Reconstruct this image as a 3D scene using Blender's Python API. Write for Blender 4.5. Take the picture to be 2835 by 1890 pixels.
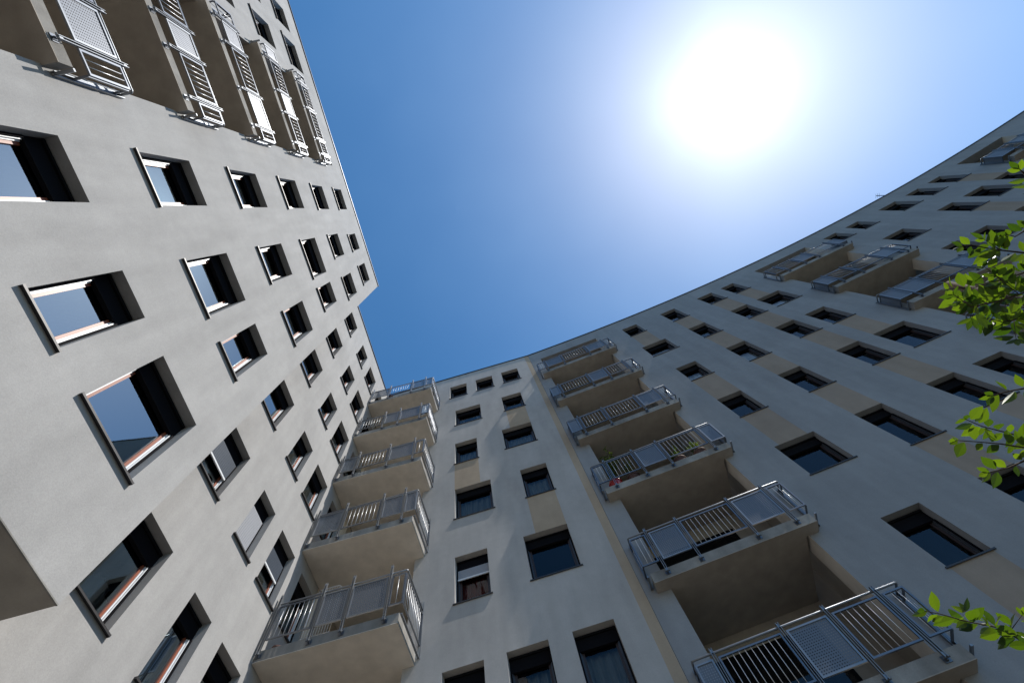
import bpy, math, random
from mathutils import Matrix, Vector
random.seed(7)
sc = bpy.context.scene
for o in list(bpy.data.objects): bpy.data.objects.remove(o)

# ------------------------------------------------------------------ camera
S = 5.7           # metres per survey unit; survey origin is the camera, 1.6 m above ground
CAMZ = 1.6
cam_d = bpy.data.cameras.new('camera'); cam = bpy.data.objects.new('camera', cam_d)
sc.collection.objects.link(cam); sc.camera = cam
cam_d.sensor_width = 36; cam_d.lens = 1281.96/2835*36; cam_d.clip_start = .05; cam_d.clip_end = 2000
R = Matrix(((0.96822078, -0.2454463, 0.04800656), (0.22125631, 0.93012597, 0.29310635), (-0.11659401, -0.27316991, 0.95487383)))
M = Matrix.Identity(4)
for i in range(3):
    M[i][0] = R[i][0]; M[i][1] = -R[i][1]; M[i][2] = -R[i][2]
M[2][3] = CAMZ
cam.matrix_world = M

# ------------------------------------------------------------------ sky, sun, exposure
SUN = Vector((0.510, -0.080, 0.857)).normalized()
elev = math.asin(SUN.z)
w = bpy.data.worlds.new('World'); sc.world = w; w.use_nodes = True
nt = w.node_tree; nt.nodes.clear()
out = nt.nodes.new('ShaderNodeOutputWorld'); bg = nt.nodes.new('ShaderNodeBackground')
sky = nt.nodes.new('ShaderNodeTexSky'); sky.sky_type = 'NISHITA'; sky.sun_disc = False
sky.sun_elevation = elev; sky.sun_rotation = math.atan2(SUN.x, SUN.y)
sky.altitude = 100; sky.air_density = 1.0; sky.dust_density = 0.4; sky.ozone_density = 1.2
SKY_STRENGTH = 0.122
# aureole: bright scattered light in the air round the sun
geo = nt.nodes.new('ShaderNodeTexCoord')
dot = nt.nodes.new('ShaderNodeVectorMath'); dot.operation = 'DOT_PRODUCT'
nt.links.new(geo.outputs['Generated'], dot.inputs[0]); dot.inputs[1].default_value = SUN
acs = nt.nodes.new('ShaderNodeMath'); acs.operation = 'ARCCOSINE'; nt.links.new(dot.outputs['Value'], acs.inputs[0])
def mth(op, a, b=None):
    n = nt.nodes.new('ShaderNodeMath'); n.operation = op
    for i, v in enumerate((a, b)):
        if v is None: continue
        if isinstance(v, (int, float)): n.inputs[i].default_value = v
        else: nt.links.new(v, n.inputs[i])
    return n.outputs[0]
wn = nt.nodes.new('ShaderNodeTexNoise'); wn.inputs['Scale'].default_value = 5.5; wn.inputs['Detail'].default_value = 2
nt.links.new(geo.outputs['Generated'], wn.inputs['Vector'])
th = mth('MULTIPLY', acs.outputs[0], mth('ADD', mth('MULTIPLY', wn.outputs[0], .7), .65))
def lobe(amp, sig, p=1.0):
    x = mth('DIVIDE', th, sig)
    if p != 1.0: x = mth('POWER', x, p)
    return mth('MULTIPLY', mth('EXPONENT', mth('MULTIPLY', x, -1.0)), amp)
core = mth('ADD', lobe(5.0, 0.075, 2.0), lobe(1.0, 0.15, 1.3))
core = mth('ADD', core, lobe(0.9, 0.45, 1.6))
colr = nt.nodes.new('ShaderNodeMix'); colr.data_type = 'RGBA'; colr.blend_type = 'MIX'
comb = nt.nodes.new('ShaderNodeVectorMath'); comb.operation = 'SCALE'
comb.inputs[0].default_value = (0.62, 0.88, 1.0); nt.links.new(core, comb.inputs['Scale'])
hs = nt.nodes.new('ShaderNodeHueSaturation'); hs.inputs['Saturation'].default_value = 1.33; hs.inputs['Value'].default_value = 1.06; hs.inputs['Hue'].default_value = 0.495
nt.links.new(sky.outputs[0], hs.inputs['Color'])
addv = nt.nodes.new('ShaderNodeVectorMath'); addv.operation = 'ADD'
nt.links.new(hs.outputs[0], addv.inputs[0]); nt.links.new(comb.outputs[0], addv.inputs[1])
nt.links.new(addv.outputs[0], bg.inputs[0]); bg.inputs[1].default_value = SKY_STRENGTH
nt.links.new(bg.outputs[0], out.inputs[0])
sl = bpy.data.lights.new('sun', 'SUN'); so = bpy.data.objects.new('sun', sl); sc.collection.objects.link(so)
sl.energy = 5.0; sl.angle = math.radians(0.5); sl.color = (1, 0.955, 0.89)
so.rotation_euler = (-SUN).to_track_quat('-Z', 'Y').to_euler()
sc.view_settings.view_transform = 'Standard'; sc.view_settings.look = 'None'
sc.view_settings.exposure = 0.32; sc.view_settings.gamma = 1.0
sc.cycles.max_bounces = 8; sc.cycles.transparent_max_bounces = 24

# ------------------------------------------------------------------ materials
def mat(name): 
    m = bpy.data.materials.new(name); m.use_nodes = True
    return m, m.node_tree, m.node_tree.nodes['Principled BSDF']
def simple(name, col, rough=.6, metal=0., spec=.5):
    m, t, b = mat(name)
    b.inputs['Base Color'].default_value = (*col, 1); b.inputs['Roughness'].default_value = rough
    b.inputs['Metallic'].default_value = metal; b.inputs['Specular IOR Level'].default_value = spec
    return m
def plaster(name, col, grain=.10, stain=.10, bump=.35):
    m, t, b = mat(name); N = t.nodes; L = t.links
    g = N.new('ShaderNodeNewGeometry')
    n1 = N.new('ShaderNodeTexNoise'); n1.inputs['Scale'].default_value = 55; n1.inputs['Detail'].default_value = 3; n1.inputs['Roughness'].default_value = .75
    n2 = N.new('ShaderNodeTexNoise'); n2.inputs['Scale'].default_value = .55; n2.inputs['Detail'].default_value = 6
    n3 = N.new('ShaderNodeTexNoise'); n3.inputs['Scale'].default_value = 5.0; n3.inputs['Detail'].default_value = 4
    mp = N.new('ShaderNodeMapping'); mp.inputs['Scale'].default_value = (1.3, 1.3, .22)
    n4 = N.new('ShaderNodeTexNoise'); n4.inputs['Scale'].default_value = 2.6; n4.inputs['Detail'].default_value = 5
    for n in (n1, n2, n3): L.new(g.outputs['Position'], n.inputs['Vector'])
    L.new(g.outputs['Position'], mp.inputs['Vector']); L.new(mp.outputs[0], n4.inputs['Vector'])
    def rng(o, lo, hi, a=.3, c=.7):
        r = N.new('ShaderNodeMapRange'); r.inputs['From Min'].default_value = a; r.inputs['From Max'].default_value = c
        r.inputs['To Min'].default_value = lo; r.inputs['To Max'].default_value = hi; L.new(o, r.inputs[0]); return r.outputs[0]
    def mul(a, c):
        k = N.new('ShaderNodeMath'); k.operation = 'MULTIPLY'; L.new(a, k.inputs[0]); L.new(c, k.inputs[1]); return k.outputs[0]
    f = mul(mul(rng(n1.outputs[0], 1-grain, 1+grain*.6), rng(n2.outputs[0], 1-stain, 1+stain*.5)), mul(rng(n3.outputs[0], 1-stain*.35, 1+stain*.3), rng(n4.outputs[0], 1-stain*1.1, 1.03)))
    sc_ = N.new('ShaderNodeVectorMath'); sc_.operation = 'SCALE'; sc_.inputs[0].default_value = col; L.new(f, sc_.inputs['Scale'])
    L.new(sc_.outputs[0], b.inputs['Base Color']); b.inputs['Roughness'].default_value = .92; b.inputs['Specular IOR Level'].default_value = .15
    bp = N.new('ShaderNodeBump'); bp.inputs['Strength'].default_value = bump; bp.inputs['Distance'].default_value = .004
    L.new(n1.outputs[0], bp.inputs['Height']); L.new(bp.outputs[0], b.inputs['Normal'])
    return m
WALL = plaster('grey_plaster', (.385, .378, .37))
WALLR = plaster('sunlit_plaster', (.45, .43, .41), grain=.08)  # centre front tone lifted and warmed, sunlight put into the colour
TAN = plaster('tan_plaster', (.45, .355, .26), grain=.07)
WALLC = plaster('shaded_grey_plaster', (.305, .31, .318), grain=.08)  # same plaster darkened, shade of the curved front put into the colour
TANC = plaster('shaded_tan_plaster', (.34, .275, .22), grain=.07)  # tan bands darkened to go with the shaded curved front
SOFF = plaster('shaded_soffit_plaster', (.41, .365, .315), grain=.05, stain=.14)  # base tone lowered to deepen the shade in the loggias
STAIN = plaster('stained_slab_edge', (.36, .34, .31), grain=.12, stain=.35)
CREAM_LIT = plaster('lit_cream_plaster', (.68, .62, .54), grain=.05, stain=.12)  # cream jamb paint; on corner soffits the lightness stands for wall bounce
EDGE = plaster('slab_edge_render', (.35, .335, .31), grain=.1, stain=.3)
CAP = simple('roof_flashing', (.05, .055, .065), .35, .8)
ROOF = simple('roof_gravel', (.2, .2, .2), .9)
JOINT = simple('joint_sealant', (.09, .085, .08), .8)
SILL = simple('dark_sill_metal', (.03, .028, .03), .5, .1)
WFRAME = simple('white_window_frame', (.72, .74, .76), .4)
WOOD = simple('red_brown_wood', (.26, .075, .035), .45)
DWOOD = simple('dark_brown_wood', (.04, .022, .018), .5)
GFRAME = simple('grey_window_frame', (.05, .052, .06), .4)
BOXM = simple('shutter_box_dark', (.008, .008, .01), .8, 0, .05)
SLAT = simple('shutter_slat_grey', (.33, .34, .37), .5)
SLATD = simple('shutter_slat_slate', (.06, .075, .10), .4)
ROOM = simple('dark_room', (.03, .028, .027), .9)
STEEL = simple('galvanised_steel', (.23, .245, .265), .45, .75)
STEELD = simple('grey_steel_frame', (.15, .165, .19), .4, .75)
ROD = simple('polished_steel_bar', (.62, .63, .65), .38, .45)
RED = simple('red_glazed_pot', (.38, .02, .02), .25)
TERR = simple('terracotta', (.10, .05, .04), .8)
CLOTH = simple('white_cotton', (.74, .74, .76), .9)
WIRE = simple('white_wire', (.72, .72, .72), .4)
def leafmat(name, c1, c2, trans):
    m, t, b = mat(name); N = t.nodes; L = t.links
    oi = N.new('ShaderNodeNewGeometry'); 
    cr = N.new('ShaderNodeMix'); cr.data_type = 'RGBA'; cr.inputs[6].default_value = (*c1, 1); cr.inputs[7].default_value = (*c2, 1)
    L.new(oi.outputs['Random Per Island'], cr.inputs[0])
    tr = N.new('ShaderNodeBsdfTranslucent'); mx = N.new('ShaderNodeMixShader'); mx.inputs[0].default_value = trans
    vm = N.new('ShaderNodeVectorMath'); vm.operation = 'MULTIPLY'; vm.inputs[1].default_value = (1.5, 1.7, .5)
    L.new(cr.outputs[2], vm.inputs[0]); L.new(vm.outputs[0], tr.inputs[0]); L.new(cr.outputs[2], b.inputs['Base Color'])
    b.inputs['Roughness'].default_value = .5
    L.new(b.outputs[0], mx.inputs[1]); L.new(tr.outputs[0], mx.inputs[2]); L.new(mx.outputs[0], N['Material Output'].inputs[0])
    return m
LEAF = leafmat('fresh_leaf', (.02, .045, .006), (.105, .15, .013), .5)
SHRUB = leafmat('shrub_leaf', (.035, .065, .015), (.11, .13, .035), .35)
PETAL = simple('orange_petal', (.75, .16, .03), .6)
PETALR = simple('red_petal', (.6, .03, .02), .6)
BARK = plaster('bark', (.09, .065, .045), grain=.3, stain=.3, bump=1)
def glassmat(name, tint, ior=1.75, refl=(.93, .96, 1, 1)):
    m, t, b = mat(name); N = t.nodes; L = t.links
    gl = N.new('ShaderNodeBsdfGlossy'); gl.inputs['Roughness'].default_value = .015; gl.inputs['Color'].default_value = refl
    tr = N.new('ShaderNodeBsdfTransparent'); tr.inputs[0].default_value = (*tint, 1)
    fr = N.new('ShaderNodeFresnel'); fr.inputs['IOR'].default_value = ior
    g = N.new('ShaderNodeNewGeometry'); nz = N.new('ShaderNodeTexNoise'); nz.inputs['Scale'].default_value = .9
    L.new(g.outputs['Position'], nz.inputs['Vector'])
    bp = N.new('ShaderNodeBump'); bp.inputs['Strength'].default_value = .05; bp.inputs['Distance'].default_value = .02
    L.new(nz.outputs[0], bp.inputs['Height']); L.new(bp.outputs[0], gl.inputs['Normal'])
    mx = N.new('ShaderNodeMixShader'); L.new(fr.outputs[0], mx.inputs[0]); L.new(tr.outputs[0], mx.inputs[1]); L.new(gl.outputs[0], mx.inputs[2])
    L.new(mx.outputs[0], N['Material Output'].inputs[0]); return m
GLASS = glassmat('window_glass', (.75, .78, .8), 1.45)
GLASSL = glassmat('sky_boost_window_glass', (.86, .9, .93), 4.2, (.78, .93, 1, 1))  # same panes, sky reflection boosted and tinted blue on the left side
def clothmat(name, col, tr_=.4):
    m, t, b = mat(name); N = t.nodes; L = t.links
    b.inputs['Base Color'].default_value = (*col, 1); b.inputs['Roughness'].default_value = .9
    tr = N.new('ShaderNodeBsdfTranslucent'); tr.inputs[0].default_value = (*col, 1)
    mx = N.new('ShaderNodeMixShader'); mx.inputs[0].default_value = tr_
    L.new(b.outputs[0], mx.inputs[1]); L.new(tr.outputs[0], mx.inputs[2]); L.new(mx.outputs[0], N['Material Output'].inputs[0]); return m
LACE = clothmat('pale_lace', (.84, .86, .86)); DRAPE = clothmat('grey_green_drape', (.34, .36, .33)); REDC = clothmat('dark_red_drape', (.25, .03, .02))
def perfmat():
    m, t, b = mat('perforated_sheet'); N = t.nodes; L = t.links
    b.inputs['Base Color'].default_value = (.15, .165, .19, 1); b.inputs['Roughness'].default_value = .5; b.inputs['Metallic'].default_value = .35
    uv = N.new('ShaderNodeUVMap'); sep = N.new('ShaderNodeSeparateXYZ'); L.new(uv.outputs[0], sep.inputs[0])
    P_ = .040
    def fr(o):
        a = N.new('ShaderNodeMath'); a.operation = 'DIVIDE'; L.new(o, a.inputs[0]); a.inputs[1].default_value = P_
        c = N.new('ShaderNodeMath'); c.operation = 'FRACT'; L.new(a.outputs[0], c.inputs[0])
        d = N.new('ShaderNodeMath'); d.operation = 'SUBTRACT'; L.new(c.outputs[0], d.inputs[0]); d.inputs[1].default_value = .5
        e = N.new('ShaderNodeMath'); e.operation = 'ABSOLUTE'; L.new(d.outputs[0], e.inputs[0]); return e.outputs[0]
    a, c = fr(sep.outputs[0]), fr(sep.outputs[1])
    mxx = N.new('ShaderNodeMath'); mxx.operation = 'MAXIMUM'; L.new(a, mxx.inputs[0]); L.new(c, mxx.inputs[1])
    lt = N.new('ShaderNodeMath'); lt.operation = 'LESS_THAN'; L.new(mxx.outputs[0], lt.inputs[0]); lt.inputs[1].default_value = .21
    tr = N.new('ShaderNodeBsdfTransparent'); mx = N.new('ShaderNodeMixShader')
    L.new(lt.outputs[0], mx.inputs[0]); L.new(b.outputs[0], mx.inputs[1]); L.new(tr.outputs[0], mx.inputs[2]); L.new(mx.outputs[0], N['Material Output'].inputs[0])
    return m
PERF = perfmat()

# ------------------------------------------------------------------ mesh helpers
class MB:
    def __init__(s): s.v = []; s.f = []; s.m = []; s.uv = {}
    def quad(s, *p, mi=0, uv=None):
        i = len(s.v); s.v += [tuple(q) for q in p]; s.f.append(tuple(range(i, i+len(p)))); s.m.append(mi)
        if uv: s.uv[len(s.f)-1] = uv
    def box(s, x0, x1, y0, y1, z0, z1, mi=0):
        i = len(s.v)
        s.v += [(x, y, z) for z in (z0, z1) for y in (y0, y1) for x in (x0, x1)]
        for f in ((0, 2, 3, 1), (4, 5, 7, 6), (0, 1, 5, 4), (2, 6, 7, 3), (0, 4, 6, 2), (1, 3, 7, 5)):
            s.f.append(tuple(i+k for k in f)); s.m.append(mi)
    def tube(s, pts, r, n=8, mi=0, r2=None):
        pts = [Vector(p) for p in pts]; rings = []
        for k, p in enumerate(pts):
            d = (pts[min(k+1, len(pts)-1)]-pts[max(k-1, 0)]).normalized()
            a = d.cross(Vector((0, 0, 1)) if abs(d.z) < .9 else Vector((1, 0, 0))).normalized(); b = d.cross(a)
            rr = r if r2 is None else r+(r2-r)*k/(len(pts)-1)
            i = len(s.v); s.v += [tuple(p+(a*math.cos(t)+b*math.sin(t))*rr) for t in [2*math.pi*j/n for j in range(n)]]; rings.append(i)
        for q in range(len(rings)-1):
            for j in range(n):
                s.f.append((rings[q]+j, rings[q]+(j+1) % n, rings[q+1]+(j+1) % n, rings[q+1]+j)); s.m.append(mi)
        s.f.append(tuple(rings[0]+j for j in range(n))[::-1]); s.m.append(mi)
        s.f.append(tuple(rings[-1]+j for j in range(n))); s.m.append(mi)
    def mesh(s, name, mats, smooth=False):
        me = bpy.data.meshes.new(name); me.from_pydata(s.v, [], s.f)
        for m in (mats if isinstance(mats, (list, tuple)) else [mats]): me.materials.append(m)
        me.polygons.foreach_set('material_index', s.m)
        if s.uv:
            ul = me.uv_layers.new(name='UVMap')
            for fi, uv in s.uv.items():
                for li, c in zip(me.polygons[fi].loop_indices, uv): ul.data[li].uv = c
        if smooth: me.polygons.foreach_set('use_smooth', [True]*len(me.polygons))
        me.update(); return me
    def build(s, name, mats, parent=None, loc=None, rz=0, smooth=False):
        return put(name, s.mesh(name, mats, smooth), parent, loc, rz)
def put(name, me, parent=None, loc=None, rz=0):
    o = bpy.data.objects.new(name, me); sc.collection.objects.link(o); o.parent = parent
    if loc is not None: o.location = Vector(loc)-(Vector(ROOTS.get(parent.name, (0, 0, 0))) if parent else Vector((0, 0, 0)))
    o.rotation_euler = (0, 0, rz); return o
ROOTS = {}
def thing(name, label, cat, loc=(0, 0, 0), group=None, rz=0):
    o = bpy.data.objects.new(name, None); sc.collection.objects.link(o); o.location = loc; o.rotation_euler = (0, 0, rz)
    ROOTS[o.name] = (0, 0, 0) if rz or True and False else loc
    tag(o, label, cat, group); return o
def tag(o, label, cat, group=None):
    o['label'] = label; o['category'] = cat
    if group: o['group'] = group
# ------------------------------------------------------------------ facades (survey units)
H = 3.96; ZG = -CAMZ/S
class Facade:
    # maps (a, z, d) -> world metres: a along the facade, z up from the camera, d into the building (metres)
    def __init__(s, f, fp, slope, steps=None): s.f = f; s.slope = slope; s.steps = steps
    def nrm(s, a):
        k = s.slope(a); v = Vector((-k, 1, 0)).normalized(); return v
    def __call__(s, a, z, d=0.):
        p = Vector((a, s.f(a), 0))*S; p += s.nrm(a)*d; p.z = z*S+CAMZ; return p
    def frame(s, a0, a1):
        p, q = s(a0, 0), s(a1, 0); t = q-p; L = math.hypot(t.x, t.y); rz = math.atan2(t.y, t.x); c = (p+q)/2
        return Vector((c.x, c.y, 0)), rz, L
class SideFacade:
    def __init__(s, X): s.X = X; s.steps = None
    def __call__(s, a, z, d=0.): return Vector((s.X*S-d, a*S, z*S+CAMZ))
    def frame(s, a0, a1): return Vector((s.X*S, (a0+a1)/2*S, 0)), math.pi/2, (a1-a0)*S
cen = Facade(lambda x: 1.3969-.035*x, None, lambda x: -.035)
CU = (-0.0016694, -0.01549988, -0.09280612, 1.41614423)
cur = Facade(lambda x: ((CU[0]*x+CU[1])*x+CU[2])*x+CU[3]-.006*max(0, .4-x)/.1*0, None, lambda x: (3*CU[0]*x+2*CU[1])*x+CU[2], .12)
blk = SideFacade(-.787); wing = SideFacade(-1.0)
REV = .19   # depth of the window reveals (m)

def wall_mesh(F, a0, a1, wins, slots, bands, z0=ZG, z1=H, joints=()):
    """one wall sheet with real openings; wins = list of (a0,a1,z0,z1); slots = loggia openings with jamb depth; bands = (a0,a1,z0,z1,mat index)"""
    A = {a0, a1}; Z = {z0, z1}
    for q in wins+[s[:4] for s in slots]+[b[:4] for b in bands]:
        A |= {q[0], q[1]}; Z |= {q[2], q[3]}
    A = sorted(x for x in A if a0-1e-6 <= x <= a1+1e-6); Z = sorted(z for z in Z if z0-1e-6 <= z <= z1+1e-6)
    if F.steps:
        B = []
        for p, q in zip(A, A[1:]):
            n = max(1, math.ceil((q-p)/F.steps)); B += [p+(q-p)*k/n for k in range(n)]
        A = B+[A[-1]]
    mb = MB()
    idx = {}
    def V(i, j):
        if (i, j) not in idx: idx[(i, j)] = len(mb.v); mb.v.append(tuple(F(A[i], Z[j])))
        return idx[(i, j)]
    holes = wins+[s[:4] for s in slots]
    for i in range(len(A)-1):
        if A[i+1]-A[i] < 1e-7: continue
        for j in range(len(Z)-1):
            ca, cz = (A[i]+A[i+1])/2, (Z[j]+Z[j+1])/2
            if Z[j+1]-Z[j] < 1e-7 or any(h[0] < ca < h[1] and h[2] < cz < h[3] for h in holes): continue
            mi = 0
            for b in bands:
                if b[0] < ca < b[1] and b[2] < cz < b[3]: mi = b[4]
            mb.f.append((V(i, j), V(i+1, j), V(i+1, j+1), V(i, j+1))); mb.m.append(mi)
    for (p, q, b, t, d) in [(*w_, REV+.10) for w_ in wins]+[tuple(s) for s in slots]:
        as_ = [p]+[x for x in A if p+1e-6 < x < q-1e-6]+[q]
        nn = F.nrm((p+q)/2)*d if isinstance(F, Facade) else Vector((-d, 0, 0))
        def G(a, z, k): return F(a, z)+(nn if k else Vector((0, 0, 0)))
        jm = 3 if (q-p) > .3 else 0
        mb.quad(G(p, b, 0), G(p, t, 0), G(p, t, 1), G(p, b, 1), mi=jm); mb.quad(G(q, b, 0), G(q, b, 1), G(q, t, 1), G(q, t, 0), mi=jm)
        for u, v_ in zip(as_, as_[1:]):
            mb.quad(G(u, t, 0), G(v_, t, 0), G(v_, t, 1), G(u, t, 1)); mb.quad(G(u, b, 0), G(u, b, 1), G(v_, b, 1), G(v_, b, 0))
    return mb
# ------------------------------------------------------------------ windows
def wavy(w_, h, n, amp, mb, x0, z0, y, seed, prof=None):
    rnd = random.Random(seed); ph = rnd.random()*6
    for k in range(n):
        xa, xb = x0+w_*k/n, x0+w_*(k+1)/n
        ya, yb = [y+amp*math.sin(ph+xx*38)+amp*.6*math.sin(2.1*ph+xx*71) for xx in (xa, xb)]
        ta, tb = (z0+h, z0+h) if prof is None else (prof(xa), prof(xb))
        mb.quad((xa, ya, z0), (xb, yb, z0), (xb, yb, tb), (xa, ya, ta))
def make_window(parent, F, q, style):
    a0, a1, z0, z1 = q[:4]
    opt = q[4] if len(q) > 4 else {}
    o, rz, W = F.frame(a0, a1); Ht = (z1-z0)*S; w2 = W/2-.002
    loc = Vector((o.x, o.y, z0*S+CAMZ))
    if isinstance(F, Facade) and F.steps:  # arc bulges off the chord: push the frame in so it still meets the jambs
        pass
    seed = int(a0*1000)*31+int(z0*997)
    rnd = random.Random(seed)
    FR, SA = {'left': (WFRAME, WOOD), 'right': (GFRAME, DWOOD), 'centre': (GFRAME, DWOOD)}[style]
    BX = .30; y = REV; lip = .048 if style == 'left' else .028
    mb = MB(); fw = .045
    gt = Ht-BX
    # stepped outer frame
    for k, (yy, e) in enumerate(((y, 0), (y+.03, .018))):
        mb.box(-w2+.001*k, -w2+fw+e, yy, yy+.035-k*.004, .0+.001*k, gt); mb.box(w2-fw-e, w2-.001*k, yy, yy+.035-k*.004, .0+.001*k, gt)
        mb.box(-w2+fw+e, w2-fw-e, yy, yy+.034-k*.004, 0.002+k*.001, fw+e)
    fr = mb.build('window', FR, parent, loc, rz)
    i0 = fw+.012; sw = .045 if style == 'left' else .05
    mb = MB(); yy = y+.045
    mb.box(-w2+.003, -w2+i0+sw, yy, yy+.05, .003, gt); mb.box(w2-i0-sw, w2-.003, yy, yy+.05, .003, gt)
    mb.box(-w2+i0+sw, w2-i0-sw, yy, yy+.049, .003, i0+sw)
    if W > 1.25: mb.box(-.04, .04, yy-.002, yy+.047, i0+sw, gt-i0-sw)
    sash = mb.build('sash', SA, fr)
    mb = MB(); mb.quad((-w2+i0+sw-.01, yy+.025, i0+sw-.01), (w2-i0-sw+.01, yy+.025, i0+sw-.01), (w2-i0-sw+.01, yy+.025, gt+.05), (-w2+i0+sw-.01, yy+.025, gt+.05))
    if not opt.get('open'): mb.build('pane', GLASSL if style == 'left' else GLASS, fr)
    # shutter box
    mb = MB(); mb.box(-w2, w2, y-.012, y+.055, gt+.001, Ht-.003); mb.box(-w2, w2, y+.085, y+.12, gt-.05, Ht-.003); mb.box(-w2+.01, w2-.01, y-.045, y-.013, Ht-.06, Ht-.02)
    pass
    for sx in (-1, 1): mb.box(min(sx*w2, sx*(w2-.03)), max(sx*w2, sx*(w2-.03)), y-.03, y-.003, .01, gt-.001)
    mb.build('shutter_box', BOXM, fr)
    # sill
    mb = MB(); e = .035
    mb.box(-W/2-e, W/2+e, -lip+.004, -.001, -.012, .006); mb.box(-w2, w2, -.0005, y+.0, .001, .008); mb.box(-W/2-e, W/2+e, -lip, -lip+.004, -.022, .008)
    for s_ in (-1, 1): mb.box(min(s_*(W/2+e), s_*(W/2+e+.006)), max(s_*(W/2+e), s_*(W/2+e+.006)), -lip, -.001, -.022, .014)
    mb.build('sill', SILL, fr)
    # dark room
    mb = MB(); d0, d1 = y+.125, y+1.1
    X0, X1, Z0, Z1 = -w2+.0, w2-.0, .0, Ht-.01
    mb.quad((X0, d1, Z0), (X1, d1, Z0), (X1, d1, Z1), (X0, d1, Z1)); mb.quad((X0, y+.11, Z0), (X0, d1, Z0), (X0, d1, Z1), (X0, y+.11, Z1)); mb.quad((X1, y+.11, Z0), (X1, y+.11, Z1), (X1, d1, Z1), (X1, d1, Z0))
    mb.quad((X0, y+.11, Z1), (X1, y+.11, Z1), (X1, d1, Z1), (X0, d1, Z1)); mb.quad((X0, y+.11, Z0), (X0, d1, Z0), (X1, d1, Z0), (X1, y+.11, Z0))
    mb.build('interior', ROOM, fr)
    c = opt.get('c'); yc = y+(.2 if c != 'scallop' else .12)
    if c in ('lace', 'scallop'):
        mb = MB(); wI = 2*w2-.04
        prof = (lambda x: .10+gt*.34+.16*abs(math.sin(x*6.5+1))) if c == 'scallop' else None
        wavy(wI, Ht-.15, 40, .02, mb, -w2+.02, .1, yc, seed, prof); mb.build('curtain', LACE, fr, smooth=True)
    elif c in ('drape', 'red', 'side'):
        mb = MB()
        if c == 'side':
            wavy(w2*.5, Ht-.15, 14, .03, mb, -w2+.02, .1, yc, seed); wavy(w2*.5, Ht-.15, 14, .03, mb, w2*.5-.02, .1, yc, seed+1)
        else: wavy(2*w2-.04, Ht-.15, 44, .028, mb, -w2+.02, .1, yc, seed)
        mb.build('curtain', REDC if c == 'red' else DRAPE, fr, smooth=True)
    s_ = opt.get('s')
    if s_:
        mb = MB(); hh = gt*s_; n = int(hh/.045)
        for k in range(n):
            zt = gt-k*.045
            mb.box(-w2+.03, w2-.03, y-.022, y-.010, zt-.041, zt-.003); mb.box(-w2+.03, w2-.03, y-.018, y-.012, zt-.0445, zt-.041)
        sh = mb.build('roller_shutter', SLATD if opt.get('dk') else SLAT, fr)
        mb = MB(); mb.box(-w2+.03, w2-.03, y-.03, y-.006, gt-n*.045-.045, gt-n*.045-.003); mb.build('bottom_bar', WFRAME, fr)
    return fr
# ------------------------------------------------------------------ balconies
def perf_panel(mb, x0, x1, z0, z1, y, fmb, axis='x'):
    f = .03
    def P3(a, yy, z): return (a, yy, z) if axis == 'x' else (yy, a, z)
    mb.quad(P3(x0+f, y, z0+f), P3(x1-f, y, z0+f), P3(x1-f, y, z1-f), P3(x0+f, y, z1-f), uv=[(0, 0), (x1-x0-2*f, 0), (x1-x0-2*f, z1-z0-2*f), (0, z1-z0-2*f)])
    for (a, b, c, d) in ((x0, x1, z0, z0+f), (x0, x1, z1-f, z1), (x0, x0+f, z0+f, z1-f), (x1-f, x1, z0+f, z1-f)):
        if axis == 'x': fmb.box(a, b, y-.014, y+.014, c, d)
        else: fmb.box(y-.014, y+.014, a, b, c, d)
def bar_panel(bmb, x0, x1, z0, z1, y, fmb, axis='x', pitch=.105):
    f = .028
    for (a, b, c, d) in ((x0, x1, z0, z0+f), (x0, x1, z1-f, z1), (x0, x0+f, z0+f, z1-f), (x1-f, x1, z0+f, z1-f)):
        if axis == 'x': fmb.box(a, b, y-.014, y+.014, c, d)
        else: fmb.box(y-.014, y+.014, a, b, c, d)
    n = max(1, round((x1-x0-2*f)/pitch)-1)
    for k in range(n):
        a = x0+f+(x1-x0-2*f)*(k+1)/(n+1)
        p0, p1 = ((a, y, z0+f), (a, y, z1-f)) if axis == 'x' else ((y, a, z0+f), (y, a, z1-f))
        bmb.tube([p0, p1], .0052, 6)
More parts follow.
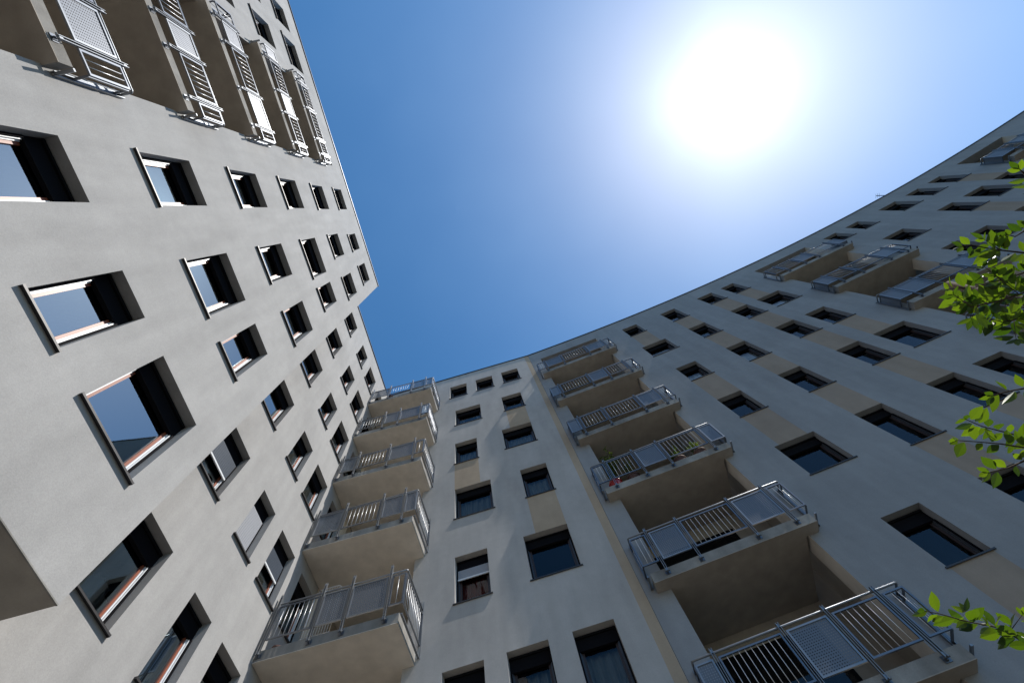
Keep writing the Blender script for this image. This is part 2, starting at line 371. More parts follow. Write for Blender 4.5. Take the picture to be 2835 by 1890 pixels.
def balcony(parent, o, rz, x0, x1, zb, proj, depth, posts, kinds, left, right, ztop=.262, side_kind='B', wall_l=0, wall_r=0, sm=None):
    """local frame: x along, y into building (0 = wall plane), z=0 slab underside. posts: local x; kinds: one letter per panel between posts incl. both ends"""
    loc = Vector((o.x, o.y, zb*S+CAMZ)); th = .24
    mb = MB()
    def bev(x0, x1, y0, y1, z0, z1):
        mb.box(x0, x1, y0, y1, z0, z1)
    bev(x0, x1, -proj, -.0005, 0, th)
    mb.box(x0+wall_l, x1-wall_r, .0, depth, .001, th-.002)
    mb.box(x0+.0, x1-.0, -proj-.006, -proj-.0005, .0, .012)    # drip bead
    mb.m[2] = 1; mb.m[4] = mb.m[5] = 1
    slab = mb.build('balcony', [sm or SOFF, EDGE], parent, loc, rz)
    yf = -proj-.065; pz0, pz1 = .10, ztop*S
    # posts with brackets
    for px in posts:
        mb = MB()
        for s_ in (-1, 1): mb.box(px+s_*.019-.004, px+s_*.019+.004, yf-.022, yf+.022, pz0, pz1)
        mb.box(px-.015, px+.015, yf-.010, yf-.004, pz0+.02, pz0+.08); mb.box(px-.015, px+.015, yf-.010, yf-.004, pz1-.08, pz1-.02)
        mb.build('post', STEEL, slab)
        mb = MB(); mb.box(px-.05, px+.05, -proj-.012, -proj-.0061, .07, .17); mb.box(px-.012, px+.012, yf+.03, -proj-.012, .09, .15)
        mb.tube([(px-.05, yf+.01, .115), (px+.05, yf+.01, .115)], .012, 6); mb.build('bracket', STEELD, slab)
    xs = []
    if left: xs.append(x0-.07)
    xs += posts
    if right: xs.append(x1+.07)
    za, zc = .068*S, .206*S
    rb, pp, ff = MB(), MB(), MB()
    for k, kind in enumerate(kinds):
        p, q = xs[k], xs[k+1]
        p += .045 if p in posts else .0; q -= .045 if q in posts else .0
        if q-p < .06: continue
        yk = yf
        ff1, m1 = MB(), MB()
        if kind == 'P':
            perf_panel(m1, p, q, za, zc, yk, ff1); pn = m1.build('perforated_panel', PERF, slab)
            ff1.build('panel_frame', STEEL, slab)
        else:
            bar_panel(m1, p, q, za, zc, yk, ff1); m1.build('baluster_panel', ROD, slab, smooth=True); ff1.build('panel_frame', STEELD, slab)
    for side, on, sx in (('l', left, x0-.07), ('r', right, x1+.07)):
        if not on: continue
        ff1, m1 = MB(), MB(); sk = side_kind if isinstance(side_kind, str) and len(side_kind) == 1 else side_kind[0 if side == 'l' else 1]
        if sk == 'P': perf_panel(m1, yf+.016, -.03, za, zc, sx, ff1, 'y'); m1.build('perforated_panel', PERF, slab)
        else: bar_panel(m1, yf+.016, -.03, za, zc, sx, ff1, 'y'); m1.build('baluster_panel', ROD, slab, smooth=True)
        ff1.build('panel_frame', STEELD, slab)
        mb = MB(); mb.box(sx-.03, sx-.02, -.055, -.005, pz0, pz1); mb.box(sx+.02, sx+.03, -.055, -.005, pz0, pz1)
        mb.box(sx-.02, sx+.02, yf+.0, -.01, .12, .15)
        mb.build('wall_post', STEEL, slab)
    # handrail
    mb = MB(); zr = .225*S; pts = []
    if left: pts += [(x0-.07, -.01, zr), (x0-.07, yf+.045, zr), (x0-.05, yf+.035, zr)]
    else: pts += [(x0+.02, yf+.035, zr)]
    if right: pts += [(x1+.05, yf+.035, zr), (x1+.07, yf+.045, zr), (x1+.07, -.01, zr)]
    else: pts += [(x1-.02, yf+.035, zr)]
    mb.tube(pts, .019, 8); mb.build('handrail', STEEL, slab, smooth=True)
    return slab
def loggia(parent, o, rz, x0, x1, zlo, zhi, pier, depth, widen, levels, door, vents=False):
    """plastered recess behind a column of balconies; local x0..x1 opening, pier = wall thickness of the opening"""
    loc = Vector((o.x, o.y, 0)); za, zb = zlo*S+CAMZ, zhi*S+CAMZ; wl, wr = widen
    mb = MB()
    X0, X1 = x0-wl, x1+wr
    mb.quad((X0, depth, za), (X1, depth, za), (X1, depth, zb), (X0, depth, zb))
    mb.quad((X0, pier, za), (X0, depth, za), (X0, depth, zb), (X0, pier, zb)); mb.quad((X1, pier, za), (X1, pier, zb), (X1, depth, zb), (X1, depth, za))
    mb.quad((X0, pier, zb), (X1, pier, zb), (X1, depth, zb), (X0, depth, zb)); mb.quad((X0, pier, za), (X0, depth, za), (X1, depth, za), (X1, pier, za))
    if wl: mb.quad((X0, pier, za), (X0, pier, zb), (x0, pier, zb), (x0, pier, za))
    if wr: mb.quad((x1, pier, za), (x1, pier, zb), (X1, pier, zb), (X1, pier, za))
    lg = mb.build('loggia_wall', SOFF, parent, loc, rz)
    for zb_ in levels:
        z = zb_*S+CAMZ+.24
        mb = MB(); a, b = door
        mb.box(a, b, depth-.03, depth-.004, z+.02, z+2.25)
        d = mb.build('balcony_door', BOXM, parent, loc, rz)
        mb = MB(); mb.quad((a+.08, depth-.034, z+.15), (b-.08, depth-.034, z+.15), (b-.08, depth-.034, z+2.05), (a+.08, depth-.034, z+2.05)); mb.build('door_pane', GLASS, d)
    return lg
# window lists ------------------------------------------------------
hd = lambda k: 1.187+.5098*k
hb = lambda k: 1.182+.5092*k
def W_(a0, a1, k, h=.25, F=hd, **o): return (a0, a1, F(k)-h, F(k), o)
BW = [W_(*t[:3], .262, hb, **(t[3] if len(t) > 3 else {})) for t in [
 (-.335, -.194, 0, {'c': 'lace'}), (-.331, -.190, 1, {'c': 'lace'}), (-.326, -.186, 2, {'c': 'lace'}), (-.327, -.183, 3), (-.320, -.178, 4, {'c': 'side'}), (-.3195, -.176, 5),
 (-.0386, .078, 0, {'c': 'lace'}), (-.033, .134, 1, {'c': 'scallop'}), (-.029, .112, 2), (-.024, .168, 3, {'c': 'side'}), (-.021, .118, 4), (.004, .121, 5),
 (.177, .3715, 0, {}), (.220, .3375, 1, {'c': 'scallop'}), (.236, .379, 2, {'c': 'scallop'}), (.225, .341, 3, {'c': 'side'}), (.241, .380, 4), (.232, .367, 5),
 (-1.49, -1.35, 5), (-1.272, -1.093, 5), (-1.48, -1.335, 4), (-1.23, -1.098, 4, {'c': 'lace'}), (-1.49, -1.35, 3), (-1.27, -1.125, 3), (-1.27, -1.125, 2), (-1.49, -1.35, 2), (-1.27, -1.125, 1), (-1.49, -1.35, 1),
 (-1.27, -1.125, 0)]]
GW = []
for k, o_ in [(-2, {}), (-1, {}), (0, {'c': 'scallop'}), (1, {'s': .42, 'dk': 1}), (2, {}), (3, {}), (4, {}), (5, {})]: GW.append(W_(.565, .718, k, .262, hd, **o_))
for k, o_ in [(-1, {}), (0, {'c': 'side'}), (1, {'s': .8}), (2, {'c': 'drape'}), (3, {'c': 'side'}), (4, {}), (5, {})]: GW.append(W_(.862, .979, k, .262, hd, **o_))
for k, o_ in [(-1, {}), (0, {}), (1, {'s': .4, 'dk': 1}), (2, {'c': 'side'}), (3, {'c': 'lace'}), (4, {}), (5, {})]: GW.append(W_(1.056, 1.198, k, .262, hd, **o_))
for k in range(-1, 6): GW.append(W_(1.278, 1.42, k, .262, hd))
_r = lambda x: (1.3969-.035*x)/(1.3984-.05065*x)
CWN = [W_(-.421, -.276, 0), W_(-.198, -.053, 0, c='drape'), W_(.031, .175, 0, c='drape'),
 W_(-.377, -.230, 1, c='red', s=.25), W_(-.065, .134, 1), W_(-.377, -.177, 2, c='drape'), W_(-.009, .136, 2, c='drape'),
 W_(-.377, -.232, 3, c='drape'), W_(-.061, .133, 3, c='drape'), W_(-.375, -.182, 4, c='side'), W_(-.014, .135, 4),
 W_(-.421, -.276, 5), W_(-.195, -.05, 5), W_(.033, .176, 5), W_(-.38, -.2, -1), W_(.0, .15, -1), W_(-.38, -.2, -2), W_(.0, .15, -2)]
CWN = [(q[0]*_r(q[0]), q[1]*_r(q[1]), *q[2:]) for q in CWN]
RWN = []
for k, a, b in [(5, 1.135, 1.267), (4, 1.111, 1.30), (3, 1.136, 1.273), (2, 1.131, 1.27), (1, 1.109, 1.295), (0, 1.134, 1.274), (-1, 1.11, 1.29)]: RWN.append(W_(a, b, k, .226, c='lace' if k in (3, 4) else None))
for k, h in [(5, .272), (4, .247), (3, .267), (2, .246), (1, .277), (0, .27), (-1, .26)]: RWN.append(W_(1.487, 1.619, k, h, c='lace' if k == 3 else None))
for k in range(-1, 6): RWN.append(W_(1.829, 1.963, k, .244))
for k, a, b in [(5, 2.047, 2.163), (4, 2.043, 2.22), (3, 2.04, 2.174), (2, 2.048, 2.23), (1, 2.05, 2.188), (0, 2.05, 2.23), (-1, 2.05, 2.18)]: RWN.append(W_(a, b, k, .247, c='lace' if k == 4 else None))
for k in range(0, 6, 2): RWN += [W_(3.09, 3.257, k, .215)]
for k in range(1, 6, 2): RWN += [W_(3.02, 3.137, k, .213), W_(3.225, 3.343, k, .215)]
for k, dz in [(5, .01), (4, .02), (3, .02), (2, .02), (1, .02), (0, .02)]:
    RWN += [W_(3.532, 3.688 if k % 2 else 3.66, k, .25), W_(3.781 if k % 2 else 3.742, 3.90, k, .25), W_(3.985, 4.10, k, .25)]
for k in range(0, 6): RWN += [W_(4.95, 5.1, k, .25), W_(5.4, 5.55, k, .25)]
up = .025  # upper storeys of the far end sit a touch higher
RWN = [q if q[0] < 2.9 else (q[0], q[1], q[2]+up, q[3]+up, q[4]) for q in RWN]
def below(ws, lo, hi, k0, k1, mi=1):  # tan band between the window of storey k0 and the one under it
    return (lo, hi, hd(k1), hd(k0)-.25, mi)
CB = [(.272, .3085, ZG, H, 1), (.309, .3107, ZG, H, 2),
      (-.377, -.232, hd(2), hd(3)-.25, 1), (-.009, .133, hd(1), hd(2)-.25, 1), (-.005, .133, hd(3), hd(4)-.25, 1), (0., .15, hd(-1), hd(0)-.25, 1)]
RB = []
def band(lo, hi, ku, hu, kl, e=0): RB.append((lo, hi, hd(kl)+e, hd(ku)-hu+e, 1))
band(1.137, 1.268, 5, .226, 4); band(1.132, 1.272, 3, .226, 2); band(1.132, 1.268, 2, .226, 1); band(1.136, 1.272, 0, .226, -1)
for k, h in [(5, .272), (4, .247), (3, .267), (2, .246), (1, .277), (0, .27)]: band(1.489, 1.617, k, h, k-1)
for k in range(5, -1, -1): band(1.831, 1.961, k, .244, k-1)
band(2.049, 2.161, 5, .247, 4); band(2.05, 2.172, 3, .247, 2); band(2.052, 2.186, 1, .247, 0)
band(3.536, 3.658, 4, .25, 3, up); band(3.536, 3.658, 2, .25, 1, up); band(3.987, 4.098, 5, .25, 4, up); band(3.987, 4.098, 3, .25, 2, up)
RB += [(.311, .3135, ZG, H, 2)] if False else []
# loggia slots: (a0, a1, z0, z1, jamb depth)
ZB = .690   # underside of the block that overhangs
slot_b = (-.985, -.488, .78, 3.70, .30)
slot_0 = (-.9995, -.560, .20, 3.77, .30)
slot_1 = (.397, .905, .20, 3.775, .43)
slot_2 = (2.388, 2.862, .20, 3.775, .43)
slot_3 = (4.284, 4.70, .20, 3.79, .43)

# ------------------------------------------------------------------ ground
mb = MB(); n = 1
mb.quad((-400, -400, 0), (400, -400, 0), (400, 400, 0), (-400, 400, 0))
gm, t, b = mat('ground_mix'); N = t.nodes; L = t.links
g = N.new('ShaderNodeNewGeometry'); nz = N.new('ShaderNodeTexNoise'); nz.inputs['Scale'].default_value = .25; nz.inputs['Detail'].default_value = 8
L.new(g.outputs['Position'], nz.inputs['Vector']); cr = N.new('ShaderNodeValToRGB'); L.new(nz.outputs[0], cr.inputs[0])
cr.color_ramp.elements[0].color = (.03, .045, .015, 1); cr.color_ramp.elements[1].color = (.07, .07, .06, 1); cr.color_ramp.elements[0].position = .38; cr.color_ramp.elements[1].position = .5
L.new(cr.outputs[0], b.inputs['Base Color']); b.inputs['Roughness'].default_value = .9
gr = mb.build('ground', gm); gr['kind'] = 'structure'
mb = MB()
pv = [(-4.3, -14), (8, -14), (8, 4.5), (3, 6.6), (-5.2, 7.2), (-5.2, 2.8), (-4.3, 2.6)]
mb.quad(*[(x, y, .03) for x, y in pv])
pm, t, b = mat('concrete_pavers'); N = t.nodes; L = t.links
g = N.new('ShaderNodeNewGeometry'); br = N.new('ShaderNodeTexBrick'); br.inputs['Scale'].default_value = 1.6; br.inputs['Color1'].default_value = (.085, .078, .07, 1); br.inputs['Color2'].default_value = (.065, .06, .054, 1); br.inputs['Mortar'].default_value = (.03, .03, .03, 1)
L.new(g.outputs['Position'], br.inputs['Vector']); L.new(br.outputs[0], b.inputs['Base Color']); b.inputs['Roughness'].default_value = .85
pv_o = mb.build('courtyard_pavement', pm); pv_o['kind'] = 'structure'

# ------------------------------------------------------------------ buildings
def shell(root, outline, name='roof'):
    """roof slab and rear walls of a block from its plan outline (metres); the first edge run is the facade side"""
    mb = MB(); zt = H*S+CAMZ-.25
    mb.quad(*[(x, y, zt) for x, y in outline]); mb.build('roof', ROOF, root, (0, 0, 0))
def rear(root, pts):
    mb = MB(); zt = H*S+CAMZ
    for (x0, y0), (x1, y1) in zip(pts, pts[1:]): mb.quad((x0, y0, 0), (x1, y1, 0), (x1, y1, zt), (x0, y0, zt))
    mb.build('rear_wall', WALL, root, (0, 0, 0))
def coping(root, F, a0, a1, n=1):
    mb = MB(); prof = [(-.035, -.02), (-.035, .05), (.40, .06), (.40, -.3), (.0, -.3+.28)]
    prof = [(-.035, -.02), (-.035, .05), (.4, .06), (.4, -.25), (.395, -.25), (.39, .001), (.0, .001), (.0, -.02)]
    A = [a0+(a1-a0)*k/n for k in range(n+1)]
    for p, q in zip(A, A[1:]):
        for (d0, h0), (d1, h1) in zip(prof, prof[1:]+prof[:1]):
            mb.quad(F(p, H+h0/S, d0), F(q, H+h0/S, d0), F(q, H+h1/S, d1), F(p, H+h1/S, d1))
    Lm = (F(a1, 0)-F(a0, 0)).length; ns = int(Lm/2.0)
    for k in range(1, ns):
        a = a0+(a1-a0)*k/ns; e = .012/S
        for (d0, h0), (d1, h1) in (((-.04, -.024), (-.04, .055)), ((-.04, .055), (.405, .066))): mb.quad(F(a-e, H+h0/S, d0), F(a+e, H+h0/S, d0), F(a+e, H+h1/S, d1), F(a-e, H+h1/S, d1))
    mb.build('coping', CAP, root, (0, 0, 0))
def root_at(name, label, loc):
    o = thing(name, label, 'building', loc); ROOTS[o.name] = loc; return o

# --- the left block that steps forward
b1 = root_at('apartment_building', 'grey block at left stepping forward, with deep windows and a balcony stack at upper left', (-8, -5, 0))
wall_mesh(blk, -3.2, .457, [q[:4] for q in BW], [slot_b], [], z0=ZB).build('wall', [WALL, TAN, JOINT, SOFF], b1, (0, 0, 0))
mb = MB(); P_ = blk(.459, ZG); Q_ = blk(.459, H)
zu = ZB*S+CAMZ; ye = .457*S
mb.quad((-.787*S, ye, zu), (-1.0*S-.0, ye, zu), (-1.0*S, ye, H*S+CAMZ), (-.787*S, ye, H*S+CAMZ)); mb.build('side_wall', WALL, b1, (0, 0, 0))
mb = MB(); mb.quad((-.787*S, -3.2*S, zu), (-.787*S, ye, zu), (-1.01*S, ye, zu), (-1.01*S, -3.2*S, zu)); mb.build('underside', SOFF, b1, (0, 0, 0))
mb = MB(); mb.box(-.787*S-.014, -.787*S+.004, -3.2*S, ye+.003, zu-.003, zu+.010); mb.build('drip_bead', EDGE, b1, (0, 0, 0))
for q in BW: make_window(b1, blk, q, 'left')
x0, y0, y1 = -.787*S, -3.2*S, .459*S
shell(b1, [(x0, y0), (x0, y1), (x0-12, y1), (x0-12, y0)]); rear(b1, [(x0, y0), (x0-12, y0), (x0-12, y1), (-1.0*S-.3, y1)])
coping(b1, blk, -3.2, .462)
o, rz, L_ = blk.frame(-.99, -.482); off = lambda a: (a+.736)*S
zbb = [1.231+.5068*k for k in range(-1, 5)]
loggia(b1, o, rz, off(-.985), off(-.488), .78, 3.70, .30, 1.6, (0, 0), zbb, (-1.3, .9))
BP = {0: [-.9, -.80, -.66, -.536], 1: [-.92, -.772, -.674, -.525], 2: [-.941, -.842, -.668, -.522], 3: [-.939, -.775, -.669, -.518], 4: [-.941, -.79, -.608, -.515]}
BK = {0: 'BPBPB', 1: 'BPBPB'[::1], 2: 'BPBPB', 3: 'PBPBB', 4: 'BBBBB', -1: 'BPBPB', -2: 'BPBPB'}
BK[1] = 'PBPBB'
for k, zb in zip(range(-1, 5), zbb):
    ps = [off(x) for x in BP.get(k, BP[0])]
    balcony(b1, o, rz, off(-.99), off(-.484), zb, .20, 1.6, ps, BK[k], True, True, ztop=.24)

# --- set-back wing and the centre front meeting it
b2 = root_at('apartment_building', 'plastered building in the inner corner, its balconies stacked against the left wall', (-4, 9, 0))
wall_mesh(wing, .459, 1.70, [q[:4] for q in GW if q[1] < 1.25], [], [], z1=H).build('side_wall', [WALL], b2, (0, 0, 0)) if False else None
wall_mesh(wing, .457, 1.432, [q[:4] for q in GW], [], []).build('wall', [WALL], b2, (0, 0, 0))
wall_mesh(wing, -3.2, .457, [], [], [], z1=ZB+.02).build('lower_wall', [WALL], b2, (0, 0, 0))
for q in GW: make_window(b2, wing, q, 'left')
coping(b2, wing, .459, 1.432)
wall_mesh(cen, -1.0, .311, [q[:4] for q in CWN], [slot_0], CB).build('wall', [WALLR, TAN, JOINT, CREAM_LIT], b2, (0, 0, 0))
for q in CWN: make_window(b2, cen, q, 'centre')
coping(b2, cen, -1.0, .311)
yc = 1.432*S
shell(b2, [(-S, .459*S), (-S, yc), tuple(cen(.311, 0))[:2], (.311*S, yc+12), (-S-12, yc+12), (-S-12, .459*S)])
rear(b2, [(-S-.3, .459*S+.02), (-S-12, .459*S+.02), (-S-12, yc+12), (.311*S, yc+12), (.311*S, yc+2)])
fo = Vector((-.757*S, 1.423*S, 0))
zb0 = [1.244-.515*2, 1.244-.515]+[1.244+.5165*k for k in range(5)]; zb0[6] = 3.318
loggia(b2, fo, 0, (-.9995+.757)*S, (-.56+.757)*S, .2, 3.77, .0, 1.6, (0, 0), zb0, (-1.2, .7))
P0 = {0: [-.985, -.818, -.71, -.564], 1: [-.985, -.851, -.671, -.565], 2: [-.985, -.891, -.71, -.563], 3: [-.985, -.813, -.709, -.563], 4: [-.985, -.848, -.669, -.563]}
K0 = {0: 'BPPB', 1: 'PBPP', 2: 'PBPB', 3: 'BPPB', 4: 'PBPP', -1: 'BPPB', -2: 'BPPB'}
for k, zb in zip(range(-2, 5), zb0):
    ps = [(x+.757)*S for x in P0.get(k, P0[0])]
    balcony(b2, fo, 0, (-.999+.757)*S, (-.517+.757)*S, zb, (1.423-1.222)*S, 1.6, ps, K0[k], False, True, ztop=.262, wall_l=.01, wall_r=.25, sm=CREAM_LIT)

# --- the long curved front on the right
b3 = root_at('apartment_building', 'long gently curved building on the right in shade, with tan bands between its windows', (14, 8, 0))
wall_mesh(cur, .3112, 6.0, [q[:4] for q in RWN], [slot_1, slot_2, slot_3], RB).build('wall', [WALLC, TANC, JOINT, CREAM_LIT], b3, (0, 0, 0), smooth=False)
for q in RWN: make_window(b3, cur, q, 'right')
coping(b3, cur, .3112, 6.0, 48)
arc = [tuple(cur(.3112+(6.0-.3112)*k/24, 0))[:2] for k in range(25)]
bk = [tuple(cur(.3112+(6.0-.3112)*k/24, 0, 12))[:2] for k in range(25)]
mb = MB(); zt = H*S+CAMZ-.25
for k in range(24): mb.quad((*arc[k], zt), (*arc[k+1], zt), (*bk[k+1], zt), (*bk[k], zt))
mb.build('roof', ROOF, b3, (0, 0, 0)); rear(b3, [arc[-1]]+bk[::-1]+[(arc[0][0], arc[0][1]+2.)])
def stack(F, s0, s1, r0, r1, levels, posts, kinds, sk):
    o, rz, L_ = F.frame(s0, s1); e = lambda x: (x-s0)/(s1-s0)*L_-L_/2
    sag = .0
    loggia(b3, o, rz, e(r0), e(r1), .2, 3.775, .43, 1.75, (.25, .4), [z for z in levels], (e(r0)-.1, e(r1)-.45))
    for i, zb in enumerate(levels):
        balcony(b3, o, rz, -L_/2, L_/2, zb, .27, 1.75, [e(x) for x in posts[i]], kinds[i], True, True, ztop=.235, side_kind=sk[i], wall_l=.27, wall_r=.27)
zb1 = [.205, .715, 1.224, 1.740, 2.25, 2.785, 3.32]
P1 = [[.408, .54, .744, .886], [.399, .60, .735, .886], [.408, .533, .744, .886], [.406, .552, .677, .881], [.407, .558, .764, .888], [.404, .616, .741, .886], [.402, .537, .747, .892]]
K1 = ['BPBPB', 'PBPBB', 'BPBPB', 'BBPBP', 'PBBPB', 'PBPBB', 'BPBPB']
stack(cur, .350, .943, .397, .905, zb1, P1, K1, ['BB', 'PB', 'BB', 'BP', 'PB', 'PB', 'BB'])
P2 = [[2.416, 2.553, 2.749, 2.868]]*5+[[2.412, 2.553, 2.749, 2.868], [2.418, 2.552, 2.666, 2.863]]
stack(cur, 2.343, 2.92, 2.388, 2.862, zb1, P2, ['PBPBB']*4+['PPBPB', 'PBBPB', 'BBPBP'], ['PB']*6+['BP'])
P3 = [[4.35, 4.45, 4.56, 4.66]]*7
stack(cur, 4.25, 4.74, 4.284, 4.70, zb1, P3, ['PBPBB']*7, ['PB']*7)
mb = MB()
pz = 1.224*S+CAMZ-.62
# ------------------------------------------------------------------ roof poles
def pole(name, label, p, h, arm):
    mb = MB(); mb.tube([(0, 0, -.25), (0, 0, h*.5), (0, 0, h)], .022, 6); mb.box(-.06, .06, -.06, .06, -.27, -.2)
    t_ = thing(name, label, 'antenna', p); mb.build('mast', STEELD, t_)
    m2 = MB(); m2.tube([(-arm, 0, h*.93), (arm, 0, h*.93)], .012, 5)
    for k in range(3): m2.tube([(-arm+arm*k, -.12, h*.93+.02), (-arm+arm*k, .12, h*.93+.02)], .006, 5)
    m2.build('crossbar', STEELD, t_)
pole('roof_antenna', 'thin mast standing above the roof edge of the curved building at right', cur(3.88, H, .25), 1.15, .10)
pole('roof_antenna', 'short thin mast on the roof edge where the tan vertical stripe ends', cur(.36, H, .3), .75, .08)
# ------------------------------------------------------------------ things on balconies
def leaf_quad(mb, p, d, up_, L_, wd, mi=0, fold=.18, bend=.12):
    d = d.normalized(); s_ = d.cross(up_)
    if s_.length < 1e-3: s_ = Vector((1, 0, 0))
    s_.normalize(); n = s_.cross(d).normalized()
    prof = [(0, .02), (.1, .2), (.28, .44), (.46, .5), (.66, .40), (.84, .2), (1.0, .0)]
    mid = [p+d*(L_*u)+n*(-bend*L_*u*u) for u, _ in prof]
    base = len(mb.v)
    for (u, wv), c in zip(prof, mid):
        mb.v += [tuple(c+s_*(wd*wv)+n*(fold*wd*wv)), tuple(c), tuple(c-s_*(wd*wv)+n*(fold*wd*wv))]
    for k in range(len(prof)-1):
        i = base+3*k
        mb.f += [(i, i+1, i+4, i+3), (i+1, i+2, i+5, i+4)]; mb.m += [mi, mi]
def pot_plant(label, loc, hgt, rad, nleaf, potmat, group=None, flower=None, name='potted_plant', lean=(0, 0), sz=1.):
    t_ = thing(name, label, 'plant', loc, group); t_.scale = (sz,)*3
    mb = MB(); n = 14; prof = [(.10, 0), (.14, .02), (.17, .2), (.19, .21), (.19, .25), (.165, .25), (.16, .20)]
    for (r0, z0), (r1, z1) in zip(prof, prof[1:]):
        for j in range(n):
            a, b = 2*math.pi*j/n, 2*math.pi*(j+1)/n
            mb.quad((r0*math.cos(a), r0*math.sin(a), z0), (r0*math.cos(b), r0*math.sin(b), z0), (r1*math.cos(b), r1*math.sin(b), z1), (r1*math.cos(a), r1*math.sin(a), z1))
    mb.build('pot', potmat, t_, smooth=True)
    rnd = random.Random(label); mb = MB(); lm = MB()
    for s_ in range(9):
        an = rnd.random()*6.28; rr = rad*rnd.uniform(.2, .9)
        pts = [Vector((0, 0, .2)), Vector((math.cos(an)*rr*.35+lean[0]*.4, math.sin(an)*rr*.35+lean[1]*.4, .2+hgt*.4)), Vector((math.cos(an)*rr+lean[0], math.sin(an)*rr+lean[1], .2+hgt*rnd.uniform(.6, 1)))]
        mb.tube(pts, .008, 5, r2=.003)
        for k in range(nleaf//9):
            u = rnd.uniform(.25, 1); p = pts[0].lerp(pts[1], u*2) if u < .5 else pts[1].lerp(pts[2], u*2-1)
            leaf_quad(lm, p+Vector([rnd.gauss(0, .03) for _ in range(3)]), Vector((rnd.gauss(0, 1), rnd.gauss(0, 1), rnd.gauss(0, .6))), Vector((0, 0, 1)), rnd.uniform(.05, .09), rnd.uniform(.025, .045), 1 if flower and rnd.random() < flower[1] else 0)
    mb.build('stem', BARK, t_); lm.build('foliage', [SHRUB]+([flower[0]] if flower else []), t_)
def on_balcony(x, zb, inset): q = cur(x, 0, inset); return (q.x, q.y, zb*S+CAMZ+.241)
pot_plant('tall bushy shrub in a red pot at the left end of the plant-filled balcony', on_balcony(.412, 1.74, -.10), 1.75, .36, 420, RED, None, lean=(.2, .05))
pot_plant('low leafy plant seen through the bars beside the tall shrub', on_balcony(.50, 1.74, -.08), .75, .25, 120, TERR)
pot_plant('bushy green plant behind the bars in the right half of the plant-filled balcony', on_balcony(.73, 1.74, -.06), .62, .25, 110, TERR)
pot_plant('wide green plant behind the bars near the right end of the plant-filled balcony', on_balcony(.83, 1.74, -.06), .7, .28, 130, TERR)
pot_plant('small orange-flowered plant at the left end of the lowest corner balcony', (-.955*S, 1.26*S, 1.244*S+CAMZ+.241), .18, .16, 60, TERR, flower=(PETAL, .75), sz=.62)
pot_plant('small red-flowered plant hanging over the edge of the topmost corner balcony', (-.835*S, 1.238*S, 3.318*S+CAMZ+.241), .2, .16, 70, TERR, flower=(PETALR, .7), sz=.7)
# drying rack on the lowest corner balcony
t_ = thing('drying_rack', 'white wire laundry rack standing up behind the lowest corner balcony rail', 'drying rack', (-.887*S, 1.345*S, 1.244*S+CAMZ+.241))
mb = MB(); z0, z1 = .75, 2.03; a, b = -.30, .30
mb.tube([(a, 0, z0), (a, 0, z1-.08), (a+.08, 0, z1), (b-.08, 0, z1), (b, 0, z1-.08), (b, 0, z0), (a, 0, z0)], .011, 8); mb.build('frame', WIRE, t_, smooth=True)
mb = MB(); [mb.tube([(a+.6*k/10, 0, z0), (a+.6*k/10, 0, z1)], .004, 5) for k in range(1, 10)]; mb.build('wire', WIRE, t_)
mb = MB(); [mb.tube([(sx, 0, z0), (sx, .25*sy, 0)], .011, 6) for sx in (a, b) for sy in (-1, 1)]; mb.build('leg', WIRE, t_)
# white cloth over the corner of the second balcony from the top
mb = MB(); n = 16; zc0 = 2.80*S+CAMZ+.2
def cl(u, v): return (.006+.02*math.sin(u*23+v*5)+.012*math.sin(u*51+3*v))
xr, yf_ = -.517*S+.07, 1.222*S-.065
path = [(-.556*S, yf_), (xr, yf_), (xr, yf_+.95)]
for seg in range(2):
    (xa, ya), (xb, yb) = path[seg], path[seg+1]
    for i in range(n):
        for j in range(8):
            def pt(i_, j_):
                u, v = i_/n, j_/8; x, y = xa+(xb-xa)*u, ya+(yb-ya)*u; off_ = cl(u+seg, v)
                hang = .78+.09*math.sin(u*7+seg*2)
                return (x-(off_+.03 if seg else 0), y+(0 if seg else off_+.03), zc0+.98-hang*(v))
            mb.quad(pt(i, j), pt(i+1, j), pt(i+1, j+1), pt(i, j+1))
o_ = mb.build('laundry_cloth', CLOTH, smooth=True); tag(o_, 'white crumpled sheet wrapped inside the corner bars of the second balcony from the top', 'cloth')

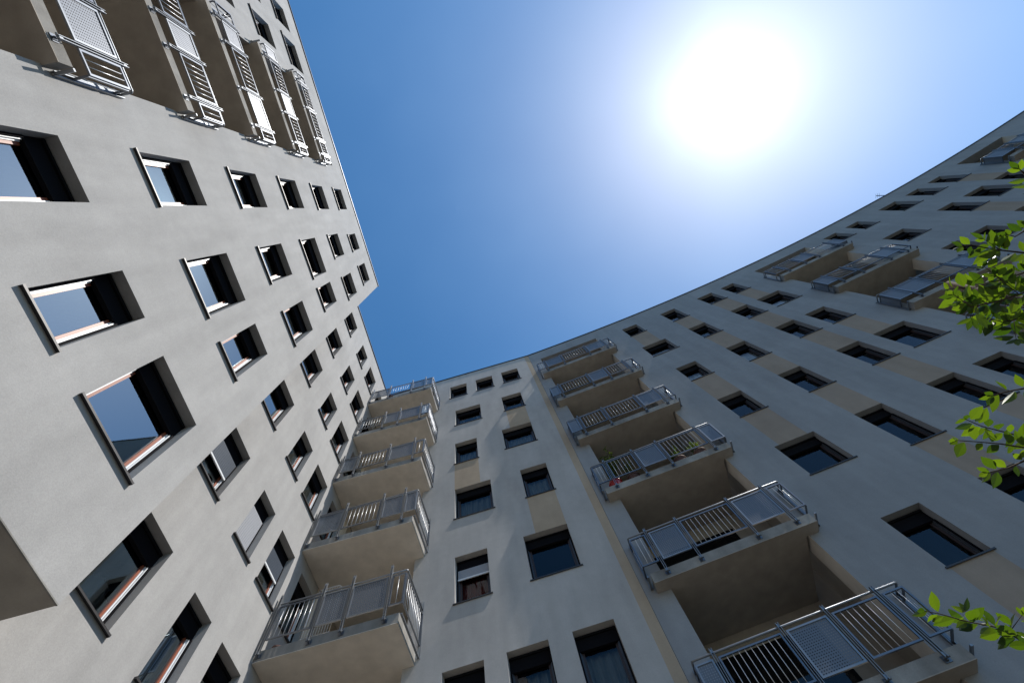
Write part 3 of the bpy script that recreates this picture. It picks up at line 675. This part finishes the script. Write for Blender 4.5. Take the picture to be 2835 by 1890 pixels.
# ------------------------------------------------------------------ tree reaching in from the right
TX, TY = 5.3, 2.1
tree = thing('tree', 'leafy tree reaching fresh green twigs in from the right edge of the picture', 'tree', (TX, TY, 0))
STEMS = {
'A1': [[2.681, 0.828, 3.62], [2.537, 0.778, 3.642], [2.491, 0.75, 3.706], [2.436, 0.746, 3.71]],
'A2': [[2.772, 0.96, 3.679], [2.59, 0.948, 3.64], [2.404, 0.933, 3.601], [2.222, 0.892, 3.571]],
'A3': [[2.518, 0.968, 3.48], [2.383, 0.979, 3.484], [2.209, 0.954, 3.448], [2.092, 0.861, 3.43]],
'A4': [[2.828, 1.226, 3.7], [2.719, 1.221, 3.707], [2.61, 1.177, 3.726]],
'A5': [[2.707, 0.728, 3.649], [2.657, 0.743, 3.647], [2.625, 0.727, 3.654]],
'A6': [[2.778, 0.461, 3.728], [2.76, 0.436, 3.736]],
'B1': [[2.297, 1.327, 3.276], [2.222, 1.323, 3.281], [2.146, 1.325, 3.285]],
'B2': [[2.337, 1.651, 3.28], [2.234, 1.61, 3.297], [2.12, 1.574, 3.314], [2.03, 1.547, 3.327]],
'B3': [[2.456, 1.679, 3.37], [2.367, 1.632, 3.389], [2.22, 1.549, 3.369], [2.1, 1.464, 3.349]],
'B4': [[2.322, 1.71, 3.262], [2.239, 1.725, 3.262], [2.142, 1.725, 3.267]],
'C1': [[2.015, 2.394, 2.963], [1.912, 2.306, 2.995], [1.749, 2.2, 2.984], [1.594, 2.087, 2.974], [1.537, 2.062, 2.984]]}
tp = Vector((TX, TY, 0))
mb = MB(); mb.tube([(0, 0, 0), (.05, .02, 1.2), (-.03, .05, 2.4), (.05, 0, 3.6), (0, .05, 5.0), (.1, 0, 6.4)], .12, 12, r2=.03)
mb.build('trunk', BARK, tree, smooth=True)
view = Vector((2.3, 1.0, 2.0)).normalized()
rnd = random.Random(11); bm_, lm = MB(), MB()
def dress(pts, sp=.034, L0=.078, end=True):
    pos = [];
    for a, b in zip(pts, pts[1:]):
        n = max(1, int((b-a).length/sp)); pos += [(a.lerp(b, k/n), (b-a).normalized()) for k in range(n)]
    for i, (p, d) in enumerate(pos):
        side = d.cross(view).normalized()*(1 if i % 2 else -1)
        for rep in range(1 if rnd.random() < .75 else 2):
            dirn = d*rnd.uniform(.25, .8)+side*rnd.uniform(.6, 1.0)*(1 if rep == 0 else -1)+view*rnd.uniform(-.45, .45)
            u_ = (view+Vector([rnd.gauss(0, .5) for _ in range(3)])).normalized(); L_ = L0*rnd.uniform(.62, 1.15)
            leaf_quad(lm, p+dirn.normalized()*.008, dirn, u_, L_, L_*rnd.uniform(.44, .58), fold=rnd.uniform(.1, .35))
    if end:
        d = (pts[-1]-pts[-2]).normalized()
        for s_ in (-.75, .1, .8): leaf_quad(lm, pts[-1]-d*.012*abs(s_), d+d.cross(view).normalized()*s_, (view+Vector([rnd.gauss(0, .5) for _ in range(3)])).normalized(), L0*rnd.uniform(.45, .85), L0*.3)
for key, pl in STEMS.items():
    P3 = [Vector(p)-tp for p in pl]
    base = Vector((rnd.uniform(-.05, .05), 0, P3[0].z-rnd.uniform(.3, .9)))
    out_ = P3[0]+(P3[0]-P3[1]).normalized()*.5
    limb = [base, base.lerp(out_, .5)+Vector((0, 0, .12)), out_, P3[0]]
    bm_.tube(limb, .018, 7, r2=.0045); bm_.tube(P3, .0042, 6, r2=.0016)
    dress(P3, L0=.088 if key[0] == 'A' else .084)
    if key in ('A2', 'A3', 'A1', 'A4', 'C1'):
        for k in range(4 if key != 'A1' else 2):
            i = rnd.randrange(0, 2); p = P3[i].lerp(P3[i+1], rnd.random()); d = (P3[1]-P3[0]).normalized()
            q = p+d*rnd.uniform(.02, .1)+d.cross(view).normalized()*rnd.uniform(-.17, .17)+view*rnd.uniform(-.12, .15)
            bm_.tube([p, q], .0022, 5, r2=.001); dress([p, q])
    dress([out_, P3[0]], end=False)
# the rest of the crown, to the right of what the photo shows
for k in range(150):
    an = rnd.uniform(0, 6.28); el = rnd.uniform(-.2, 1.3); r = rnd.uniform(.5, 2.1)
    c = Vector((math.cos(an)*math.cos(el)*r+.55, math.sin(an)*math.cos(el)*r, 4.1+math.sin(el)*r*1.3))
    if (c+tp).x < 1.28*(c.z-CAMZ)+.3+.3: c.x = 1.28*(c.z-CAMZ)+.8-TX
    b0 = Vector((0, 0, min(5.5, max(2.2, c.z-.9)))); bm_.tube([b0, b0.lerp(c, .5)+Vector((0, 0, .1)), c], .016, 5, r2=.004)
    dd = Vector([rnd.gauss(0, 1) for _ in range(3)]).normalized(); dress([c-dd*.15, c, c+dd*.25])
bm_.build('branch', BARK, tree, smooth=True); lm.build('crown', LEAF, tree)
print('objects', len(bpy.data.objects))
